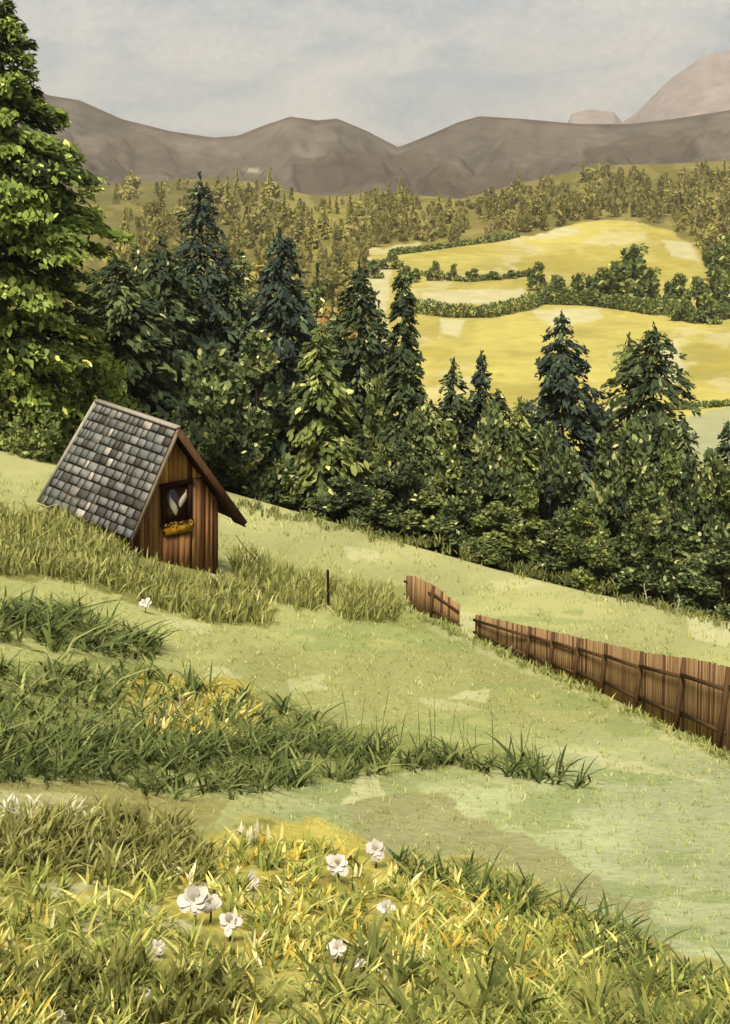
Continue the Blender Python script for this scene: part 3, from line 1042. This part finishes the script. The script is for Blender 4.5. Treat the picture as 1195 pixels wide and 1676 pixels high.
for t in np.arange(-1.34, 1.7, 0.2):
    zb = hground(t, 5.4) - 0.3
    z1, z2 = roof_z(t) - 0.1, roof_z(t + .19) - 0.1
    m.hexa([hl(t, 5.42, zb), hl(t + .19, 5.42, zb), hl(t + .19, 5.47, zb), hl(t, 5.47, zb), hl(t, 5.42, z1), hl(t + .19, 5.42, z2), hl(t + .19, 5.47, z2), hl(t, 5.47, z1)], lin(np.array((92, 60, 38)) * rng.uniform(.8, 1.1)))
m.build('back_wall', M_WOOD, hut)


def box(m, t0, t1, z0, z1, d0, d1, col):
    m.hexa([hl(t0, d0, z0), hl(t1, d0, z0), hl(t1, d1, z0), hl(t0, d1, z0), hl(t0, d0, z1), hl(t1, d0, z1), hl(t1, d1, z1), hl(t0, d1, z1)], col)


# window with two light curtains, and the yellow flower box beneath it
wt0, wt1, wz0, wz1 = -0.10, 0.80, zA - 3.00, zA - 1.86
win = MB()
c = lin((62, 38, 26))
box(win, wt0 - .08, wt0 + .05, wz0, wz1, GD - .10, GD - .035, c)
box(win, wt1 - .05, wt1 + .08, wz0, wz1, GD - .10, GD - .035, c)
box(win, wt0 - .12, wt1 + .12, wz1, wz1 + .11, GD - .12, GD - .035, c)
box(win, wt0 - .12, wt1 + .12, wz0 - .08, wz0, GD - .13, GD - .035, c)
wo_ = win.build('window', M_WOOD, hut)
pn = MB()
box(pn, wt0 + .052, wt1 - .052, wz0 + .002, wz1 - .002, GD - .05, GD - .036, lin((66, 44, 30)))
pn.build('pane', M_GLASS, wo_)
for s, t_c, hh in ((-1, 0.22, 0.66), (1, 0.58, 0.52)):
    cu = MB()
    zc_ = (wz0 + wz1) / 2 + 0.02
    n = 9
    vs = []
    for i in range(n + 1):
        f = i / n
        wv = 0.17 * math.sin(math.pi * min(1, f * 1.1 + .02)) + 0.015
        ctr = t_c + s * 0.10 * math.cos(f * math.pi) * -1
        z = zc_ - hh * .5 + hh * f + (0.10 if s > 0 else -0.05)
        vs += [hl(ctr - wv * .6, GD - .075, z), hl(ctr + wv * .6, GD - .075, z), hl(ctr + wv * .6, GD - .055, z), hl(ctr - wv * .6, GD - .055, z)]
    fs = []
    for i in range(n):
        b0 = i * 4
        for k_ in range(4):
            fs.append((b0 + k_, b0 + (k_ + 1) % 4, b0 + 4 + (k_ + 1) % 4, b0 + 4 + k_))
    fs += [(3, 2, 1, 0), (n * 4, n * 4 + 1, n * 4 + 2, n * 4 + 3)]
    cu.add(vs, fs, lin((226, 214, 190), .8))
    cu.build('curtain', M_CLOTH, wo_)
fb = MB()
box(fb, wt0 + .02, wt1 + .04, wz0 - .34, wz0 - .12, GD - .17, GD - .035, lin((188, 142, 34)))
fbo = fb.build('flower_box', M_WOOD, hut)
n = 130
P0 = np.stack([rng.uniform(wt0, wt1 + .05, n), GD - .12 + rng.normal(0, .035, n), wz0 - base_z - .14 + rng.uniform(-.05, .14, n)], 1)
V, cc = dabs(P0, rng.normal(0, 1, (n, 3)) + np.array([0, 0, .6]), rng.normal(0, 1, (n, 3)) + np.array([0, -1, .4]), rng.uniform(.07, .13, n), rng.uniform(.05, .09, n), pick([((220, 178, 50), 5), ((190, 140, 36), 2), ((96, 104, 44), 1)], n))
mesh_np('blossoms', V, np.arange(len(V)), np.full(n, 6), M_PETAL, cc, fbo)
# plank door below
dr = MB()
for i in range(5):
    a = wt0 - .02 + i * 0.19
    zb = hground(a, GD) - 0.2
    box(dr, a, a + .182, zb, wz0 - .42, GD - .075 - .01 * (i % 2), GD - .035, lin(np.array((134, 92, 56)) * rng.uniform(.82, 1.12), .75))
dr.build('door', M_WOOD, hut)
cp = MB()
for t in (-1.30, 1.76):
    zb = hground(t, GD) - 0.25
    box(cp, t - .06, t + .06, zb, roof_z(t) - .12, GD - .09, GD - .035, lin((84, 54, 34)))
cp.build('corner_post', M_WOOD, hut)

# ------------------------------------------------------------------ fences, post, rope, twigs


def wpoint(px, pyb, pyt):
    b = P(px, pyb)
    return b, (pyb - pyt) / F * b.y


def fence(name, stations, posts, label, rails=True):
    """stations: (px, base py, top py); posts: px list"""
    sx = [s[0] for s in stations]

    def at(px):
        b, h = wpoint(px, np.interp(px, sx, [s[1] for s in stations]), np.interp(px, sx, [s[2] for s in stations]))
        return b, h
    root = empty(name, at(sx[0])[0])
    org = Vector(root.location)
    tag(root, label, 'fence')
    edges = [sx[0]] + list(posts) + [sx[-1]]
    for e0, e1 in zip(edges[:-1], edges[1:]):
        if e1 - e0 < 4:
            continue
        m = MB()
        b0, b1 = at(e0)[0], at(e1)[0]
        L_ = (b1 - b0).length
        n = max(4, int(L_ / 0.10))
        for i in range(n):
            pa = e0 + (e1 - e0) * i / n
            pb = e0 + (e1 - e0) * (i + 0.93) / n
            A_, ha = at(pa)
            B_, hb = at(pb)
            dirv = (B_ - A_)
            nn = Vector((dirv.y, -dirv.x, 0)).normalized() * 0.022
            if nn.y > 0:
                nn = -nn
            k_ = rng.uniform(0, 1)
            col = np.array((130, 100, 66)) * (1 - k_) + np.array((164, 132, 90)) * k_
            if rng.uniform() < .15:
                col = np.array((96, 68, 46))
            ha += rng.uniform(-.015, .02)
            hb = ha
            dn = Vector((0, 0, -0.12))
            t_ = Vector((0.03, 0, 1)).normalized()
            A_, B_ = A_ - org, B_ - org
            m.hexa([A_ + dn, B_ + dn, B_ + dn - nn, A_ + dn - nn, A_ + t_ * ha, B_ + t_ * hb, B_ + t_ * hb - nn, A_ + t_ * ha - nn], lin(col, .74))
        m.build('plank_panel', M_WOOD, root)
        if rails:
            for fr in (0.24, 0.76):
                r_ = MB()
                A_, ha = at(e0)
                B_, hb = at(e1)
                nn = Vector(((B_ - A_).y, -(B_ - A_).x, 0)).normalized() * 0.05
                if nn.y > 0:
                    nn = -nn
                r_.bar(A_ - org + nn + Vector((0, 0, ha * fr + .02)), B_ - org + nn + Vector((0, 0, hb * fr - .02)), 0.05, 0.08, lin((98, 72, 48)))
                r_.build('rail', M_WOOD, root)
    for px in posts:
        p_, h = at(px)
        b2 = at(px + 6)[0]
        nn = Vector(((b2 - p_).y, -(b2 - p_).x, 0)).normalized() * 0.11
        if nn.y > 0:
            nn = -nn
        r_ = MB()
        le = Vector((0.16 * h, 0, 0))
        r_.bar(p_ - org + nn + Vector((0, 0, -0.15)) - le * .35, p_ - org + nn + Vector((0, 0, h * 1.0)) + le * .55, 0.10, 0.08, lin((104, 78, 52)), up=(0, 1, 0))
        r_.build('post', M_WOOD, root)
    return root


fence('plank_fence', [(777, 1044, 1006), (826, 1066, 1017), (872, 1088, 1027), (900, 1101, 1033), (965, 1126, 1048), (984, 1133, 1052), (1058, 1172, 1069), (1118, 1198, 1077), (1139, 1208, 1080), (1195, 1234, 1094), (1290, 1282, 1112)],
      [868, 905, 947, 992, 1050, 1118, 1190, 1265], 'long brown plank fence with posts and rails running down to the right edge')
fence('plank_fence', [(664, 983, 942), (675, 997, 943), (690, 1003, 950), (710, 1012, 959), (733, 1020, 979), (752, 1026, 992)], [708], 'short dark plank fence section beyond the gap in the fence line')

pb, ph = wpoint(537, 990, 933)
po = empty('wooden_post', pb)
tag(po, 'single thin dark wooden post standing in the long grass between hut and fence', 'post')
m = MB()
m.tube([(0.01, 0, -.2), (0, 0, ph * .5), (-0.01, 0, ph * .97), (-.01, 0, ph)], [.055, .05, .05, .035], lin((60, 40, 26)), 8)
m.build('shaft', M_WOOD, po, True)
m = MB()
m.tube([(-0.01, 0, ph - .004), (-.01, 0, ph + .02)], [.045, .02], lin((96, 70, 46)), 8)
m.build('cut_top', M_WOOD, po)

a_ = Vector((AP.x + 2.2 * math.cos(TH) - .1, AP.y + 2.2 * math.sin(TH), zA - 3.6))
b_ = P(452, 936)
m = MB()
pts = [a_.lerp(b_, i / 8) + Vector((0, 0, -0.25 * math.sin(math.pi * i / 8))) for i in range(9)]
pts = [Vector((p.x, p.y, max(p.z, ground(p.x, p.y) + .03))) - pts[0] for p in pts]
m.tube(pts, [.012] * 9, lin((92, 80, 54)), 5)
ro = m.build('rope', M_WOOD)
ro.location = a_
tag(ro, 'thin slack rope running from the hut eave down into the long grass', 'rope')


def twig(px, pyb, hpx, seed, label):
    b = P(px, pyb)
    r_ = np.random.default_rng(seed)
    h = hpx / F * b.y
    m = MB()
    pts = [Vector((0, 0, -.1))]
    for i in range(6):
        pts.append(pts[-1] + Vector((r_.normal(0.03, .06) * h * .6, r_.normal(0, .04) * h, h / 6)))
    m.tube(pts, [.05 * (1 - i / 7.5) + .012 for i in range(7)], lin((206, 198, 168)), 6)
    for i in range(2, 6):
        s = -1 if i % 2 else 1
        m.tube([pts[i], pts[i] + Vector((s * h * .10, 0, h * .08)), pts[i] + Vector((s * h * .2, -.05, h * .12))], [.025, .018, .008], lin((200, 192, 160)), 5)
    o = m.build('bare_sapling', M_BARK, None, True)
    o.location = b
    tag(o, label, 'sapling')


twig(1052, 985, 36, 3, 'pale bare sapling at the dark lower edge of the wood')
twig(1010, 1078, 36, 5, 'thin pale dry sapling standing behind the long plank fence')
twig(1110, 1010, 40, 9, 'pale bare sapling at the wood edge nearest the right side')

# ------------------------------------------------------------------ grass


def blades(name, P0, ln, wd, az, lean, col, curl=0.5):
    n = len(P0)
    D = np.stack([np.cos(az), np.sin(az), np.zeros(n)], 1)
    fa = az + math.pi / 2 + rng.normal(0, 0.8, n)
    S = np.stack([np.cos(fa), np.sin(fa), np.zeros(n)], 1)
    up = np.array([0, 0, 1.0])
    V = np.empty((n, 7, 3))
    for k_, (f, w) in enumerate(((0, .7), (.4, 1.0), (.75, .7))):
        off = D * (ln * lean * (f * 0.45 + f * f * curl))[:, None] + up * (ln * f * (1 - 0.25 * lean * f))[:, None]
        V[:, k_ * 2] = P0 + off - S * (wd * w / 2)[:, None]
        V[:, k_ * 2 + 1] = P0 + off + S * (wd * w / 2)[:, None]
    V[:, 6] = P0 + D * (ln * lean * (0.45 + curl))[:, None] + up * (ln * (1 - .25 * lean))[:, None]
    b = np.arange(n)[:, None] * 7
    lo = (b + np.array([0, 1, 3, 2, 2, 3, 5, 4, 4, 5, 6])[None, :]).ravel()
    tot = np.tile([4, 4, 3], n)
    return mesh_np(name, V.reshape(-1, 3), lo, tot, M_GRASS, np.repeat(col, 7, 0))


FLOWERS = (
        (318, 1468, 44, 8, 'largest white flower of the foreground, left one of the close pair in the yellow patch'),
        (344, 1474, 34, 7, 'white flower touching the right side of the largest white flower'),
        (376, 1505, 32, 7, 'white flower just below and right of the close white pair'),
        (414, 1438, 20, 6, 'small white flower above and right of the close white pair'),
        (553, 1412, 32, 7, 'white flower among dark blades at the right end of the yellow patch'),
        (615, 1388, 30, 7, 'white flower at the upper border of the foreground beside the earthy patch'),
        (260, 1544, 22, 6, 'small white flower in the dull grass below the close white pair'),
        (552, 1548, 26, 6, 'white flower at the lower border of the yellow patch'),
        (590, 1572, 18, 5, 'small white flower right below the lower border of the yellow patch'),
        (238, 986, 16, 6, 'small white flower in the long grass below the hut'),
        (237, 1620, 18, 5, 'small white flower in the dark grass near the bottom edge'),
        (100, 1656, 18, 5, 'small white flower closest to the bottom left corner'),
        (632, 1482, 24, 6, 'cream white flower in the yellow grass right of the centre'))


def scatter(poly, n, bias=None):
    xs = [p[0] for p in poly]
    ys = [p[1] for p in poly]
    out = np.zeros((0, 2))
    while len(out) < n:
        q = np.stack([rng.uniform(min(xs), max(xs), n * 2), rng.uniform(min(ys), max(ys), n * 2)], 1)
        wq = q + np.stack([(fbm(q[:, 0] / 30, q[:, 1] / 16, 77) - .5) * 40, (fbm(q[:, 0] / 30, q[:, 1] / 16, 78) - .5) * 26], 1)
        keep = inpoly(wq[:, 0], wq[:, 1], poly)
        for fx, fy, fs, _, _ in FLOWERS:            # the grass stands open round each white flower
            keep &= ~((np.abs(q[:, 0] - fx) < fs * 0.9) & (q[:, 1] > fy) & (q[:, 1] < fy + fs * 0.4 + 42))
        keep &= ~((np.abs(q[:, 0] - 537) < 12) & (q[:, 1] > 975) & (q[:, 1] < 1025))     # and before the post
        q = q[keep]
        out = np.concatenate([out, q])
    return out[:n]


def grass(name, poly, n, lpx, wpx, pal, label, tuft=6, spread=5, lean=.5, curl=.6, cat='grass', side=0.0, tone=None):
    """clumped blades: lengths and widths are the sizes seen in the photograph, turned into metres at each tuft"""
    nt_ = max(1, n // tuft)
    q = scatter(poly, nt_)
    ti = np.repeat(np.arange(nt_), tuft)
    q2 = q[ti] + np.stack([rng.normal(0, spread, len(ti)), rng.normal(0, spread * .4, len(ti))], 1)
    p3 = Pn(q2[:, 0], q2[:, 1])
    p3[:, 2] -= 0.01
    y = p3[:, 1]
    size = rng.uniform(.6, 1.3, nt_)[ti]
    ln = lpx / F * y * size * rng.uniform(.7, 1.25, len(ti))
    wd = wpx / F * y * rng.uniform(.6, 1.3, len(ti))
    az = np.where(rng.uniform(0, 1, len(ti)) < .5, 0, math.pi) + rng.normal(side, .9, len(ti))
    le = np.abs(rng.normal(lean, .35, len(ti)))
    tc_ = pick(pal, nt_, GRK)[ti]
    c = pick(pal, len(ti), GRK)
    same = rng.uniform(0, 1, len(ti)) < .6
    c[same] = tc_[same] * rng.uniform(.85, 1.15, (same.sum(), 1))
    o = blades(name, p3, ln, wd, az, le, c, curl)
    tag(o, label, cat, kind='stuff')
    return o


G_OL = [((120, 120, 64), 4), ((140, 138, 78), 3), ((100, 102, 54), 2.5), ((164, 160, 100), 1.2)]
G_DK = [((70, 80, 40), 4), ((88, 96, 50), 3), ((56, 64, 34), 2), ((112, 116, 66), 1.4)]
G_MD = [((86, 96, 50), 4), ((104, 110, 60), 3), ((70, 80, 42), 3), ((132, 134, 80), 1.5)]
G_FG = [((116, 122, 56), 4), ((94, 102, 48), 2.4), ((140, 144, 74), 3.4), ((164, 158, 88), 1.4), ((196, 186, 110), .6)]
G_YE = [((176, 160, 76), 4), ((192, 180, 104), 3), ((166, 140, 54), 1.6), ((136, 132, 64), 3), ((204, 196, 146), 1.2)]

grass('hut_grass', [(-40, 835), (60, 868), (140, 895), (215, 920), (270, 945), (300, 960), (400, 965), (430, 990), (450, 1020), (330, 1018), (200, 975), (100, 950), (-40, 940)], 6500, 27, 3.4, G_OL, 'long olive grass growing round the foot of the hut', lean=.3)
grass('eave_grass', [(40, 838), (130, 862), (205, 895), (225, 918), (130, 892), (40, 862)], 1500, 24, 3, G_OL, 'long grass growing up to the low eave on the left side of the hut', lean=.3)
grass('hut_grass', [(385, 915), (460, 942), (545, 960), (640, 985), (650, 1010), (630, 1018), (540, 1005), (440, 985), (390, 955)], 3200, 27, 2.8, G_OL, 'long olive grass between the hut and the short fence section', lean=.25)
grass('turf', [(-60, 760), (400, 845), (700, 905), (950, 970), (1260, 1050), (1260, 1640), (1080, 1560), (960, 1490), (640, 1400), (380, 1330), (-60, 1340)], 26000, 8, 1.3, [((146, 146, 84), 4), ((158, 158, 96), 4), ((128, 134, 74), 2), ((178, 174, 118), 1.5)], 'short pale green turf all over the open meadow', tuft=5, spread=4, lean=.5)
grass('edge_grass', [(380, 826), (700, 888), (950, 952), (1240, 1034), (1240, 1046), (950, 964), (700, 898), (380, 838)], 1800, 13, 2.2, [((104, 106, 58), 4), ((128, 128, 74), 3), ((84, 88, 48), 3)], 'rough grass along the lower edge of the wood', tuft=5, spread=4, lean=.4)
grass('fence_grass', [(655, 985), (700, 1012), (780, 1048), (900, 1104), (1058, 1178), (1240, 1262), (1240, 1272), (1058, 1188), (900, 1112), (780, 1056), (690, 1020), (650, 1000)], 1500, 14, 2.2, [((132, 136, 76), 4), ((112, 118, 62), 3), ((158, 154, 100), 2)], 'weeds and tufts along the foot of the fence', tuft=5, spread=4, lean=.5)
grass('dark_grass', [(-40, 1000), (120, 1008), (190, 1035), (265, 1062), (290, 1085), (200, 1078), (100, 1062), (-40, 1050)], 620, 36, 5.5, G_DK, 'dark green tufts of coarse grass at the left edge below the hut', lean=.9, curl=.9)
grass('meadow_grass', [(-40, 1100), (120, 1095), (260, 1110), (420, 1150), (560, 1195), (480, 1240), (300, 1250), (-40, 1240)], 1700, 34, 5, G_MD, 'coarse green grass in the left half of the meadow', lean=.8, curl=.8)
grass('meadow_grass', [(-40, 1195), (200, 1210), (420, 1215), (560, 1220), (760, 1243), (860, 1250), (965, 1282), (930, 1290), (780, 1268), (640, 1262), (480, 1298), (300, 1315), (200, 1285), (-40, 1278)], 2000, 36, 5, G_DK, 'band of darker coarse grass tufts running across the meadow', lean=.8, curl=.8)
grass('grass_stems', [(570, 1195), (700, 1220), (900, 1262), (880, 1275), (700, 1245), (570, 1220)], 30, 80, 1.8, G_DK, 'a few thin tall grass stems above the dark tufts', tuft=1, lean=.12, curl=.2)
grass('dull_grass', [(-40, 1350), (100, 1345), (260, 1340), (330, 1390), (350, 1440), (250, 1450), (-40, 1430)], 2000, 40, 5.5, [((112, 110, 58), 4), ((128, 124, 70), 3), ((98, 98, 50), 2), ((150, 146, 92), 1)], 'dull olive grass mound at the left edge of the foreground', lean=.6)  # the blades' own dull olive colour
FG_ = [(-60, 1450), (330, 1430), (420, 1375), (520, 1385), (640, 1430), (780, 1450), (960, 1520), (1080, 1590), (1260, 1650), (1260, 1850), (-60, 1850)]
grass('foreground_grass', FG_, 9500, 34, 5, G_FG, 'olive green grass all over the flowering foreground', lean=.7, curl=.7)
grass('yellow_grass', [(300, 1440), (420, 1380), (520, 1380), (660, 1430), (960, 1530), (900, 1620), (620, 1600), (400, 1580), (260, 1530)], 1400, 26, 6.5, G_YE, 'yellow flowering grass in the middle of the foreground', lean=.6)
grass('yellow_grass', FG_, 700, 30, 6.5, G_YE, 'pale yellow grass scattered through the whole foreground', lean=.6)
grass('yellow_grass', [(-40, 1540), (70, 1570), (130, 1680), (-40, 1720)], 300, 34, 7.5, G_YE, 'yellow flowering grass in the bottom left corner', lean=.5)
grass('yellow_grass', [(210, 1130), (400, 1140), (425, 1180), (390, 1225), (260, 1215), (205, 1170)], 420, 22, 6, G_YE, 'yellow flowers among the coarse grass in the left half of the meadow', lean=.5)
grass('fringe_grass', [(600, 1405), (700, 1420), (800, 1435), (900, 1472), (1000, 1520), (1080, 1572), (1240, 1615), (1240, 1660), (1060, 1620), (900, 1530), (760, 1470), (610, 1430)], 800, 38, 5, G_DK, 'dark green grass fringe along the upper border of the foreground flowers', lean=.8, curl=.7)
grass('spiky_grass', [(560, 1560), (760, 1580), (960, 1600), (1240, 1680), (1240, 1800), (500, 1800)], 560, 66, 9, [((90, 94, 46), 4), ((112, 112, 58), 3), ((70, 78, 38), 2)], 'large spiky grass clumps in the bottom right foreground', tuft=9, spread=3, lean=.8, curl=.5)
grass('dark_clumps', [(-40, 1600), (300, 1590), (420, 1600), (440, 1660), (300, 1690), (-40, 1700)], 900, 46, 8, [((86, 86, 40), 4), ((104, 102, 52), 3), ((72, 74, 34), 2)], 'darker olive grass clumps near the bottom left', tuft=8, spread=5, lean=.7)

# ------------------------------------------------------------------ white flowers, each by itself


def flower(px, py, spx, npet, label, seed):
    b = P(px, py + spx * 1.15)
    r_ = np.random.default_rng(seed)
    s = spx / F * b.y
    h = s * 1.15
    root = empty('white_flower', b)
    tag(root, label, 'flower', 'white flowers in the grass')
    m = MB()
    m.tube([(0, 0, -.03), (s * .05, 0, h * .5), (0, -.02, h)], [s * .06, s * .05, s * .035], lin((96, 104, 48)), 6)
    m.build('stem', M_GRASS, root, True)
    V_, F_, b0 = [], [], 0
    for ring, (cnt_, rl, out) in enumerate(((npet, .62, .30), (max(4, npet - 2), .44, .14))):
        for q_ in range(cnt_):
            a = 2 * math.pi * q_ / cnt_ + ring * .5 + r_.uniform(-.25, .25)
            ax = Vector((math.cos(a), -.25 - .3 * ring + r_.normal(0, .12), math.sin(a) * .85 + .12)).normalized()
            sd = ax.cross(Vector((0, -.85, .5))).normalized()
            up = sd.cross(ax)
            l_ = s * rl * r_.uniform(.8, 1.2)
            w_ = l_ * r_.uniform(.62, .85)
            o_ = Vector((0, -.02 - s * .02 * ring, h))
            for f_, ww_, cu in ((0, .18, 0), (.3, .8, .05), (.6, 1.0, .02), (.85, .75, -.06), (1.0, .3, -.14)):
                cpt = o_ + ax * l_ * f_ + up * l_ * cu
                jj = r_.uniform(.85, 1.12)
                V_ += [cpt - sd * w_ * .5 * ww_ * jj + up * l_ * .05 * r_.normal(), cpt + up * l_ * -.05, cpt + sd * w_ * .5 * ww_ * jj + up * l_ * .05 * r_.normal()]
            for k_ in range(4):
                for e_ in range(2):
                    F_.append((b0 + k_ * 3 + e_, b0 + k_ * 3 + e_ + 1, b0 + k_ * 3 + e_ + 4, b0 + k_ * 3 + e_ + 3))
            b0 += 15
    m = MB()
    m.add(V_, F_, lin((232, 222, 210), .66))
    m.build('petals', M_PETAL, root, True)
    m = MB()
    m.tube([(0, -.025 - s * .02, h), (0, -.025 - s * .09, h + s * .02)], [s * .06, s * .03], lin((196, 176, 110)), 8)
    m.build('centre', M_PETAL, root, True)


for i, (px, py, s, n, lb) in enumerate(FLOWERS):
    flower(px, py, s * 0.95, n, lb, 100 + i)
grass('pale_grass', [(-20, 1315), (120, 1320), (145, 1345), (-20, 1350)], 90, 22, 6, [((176, 172, 136), 3), ((186, 182, 156), 2)], 'bleached white grass blades at the left edge', lean=.7)
grass('pale_grass', [(390, 1365), (430, 1365), (432, 1385), (392, 1385)], 34, 24, 6, [((176, 172, 136), 3), ((186, 182, 156), 2)], 'bleached white grass blades at the top of the yellow patch', lean=.5)

# ------------------------------------------------------------------ the air
hm = bpy.data.materials.new('haze_air')
hm.use_nodes = True
t = hm.node_tree
t.nodes.clear()
out = t.nodes.new('ShaderNodeOutputMaterial')
pv = t.nodes.new('ShaderNodeVolumePrincipled')
pv.inputs['Color'].default_value = (0.93, 0.86, 0.76, 1)
pv.inputs['Density'].default_value = 0.0001
pv.inputs['Anisotropy'].default_value = 0.3
t.links.new(pv.outputs['Volume'], out.inputs['Volume'])
m = MB()
m.hexa([(-6500, -60, -75), (6500, -60, -75), (6500, 7600, -75), (-6500, 7600, -75), (-6500, -60, 900), (6500, -60, 900), (6500, 7600, 900), (-6500, 7600, 900)], (1, 1, 1))
hz = m.build('haze', hm)
tag(hz, 'thin pale haze over the valley that fades the far hills', 'haze', kind='stuff')
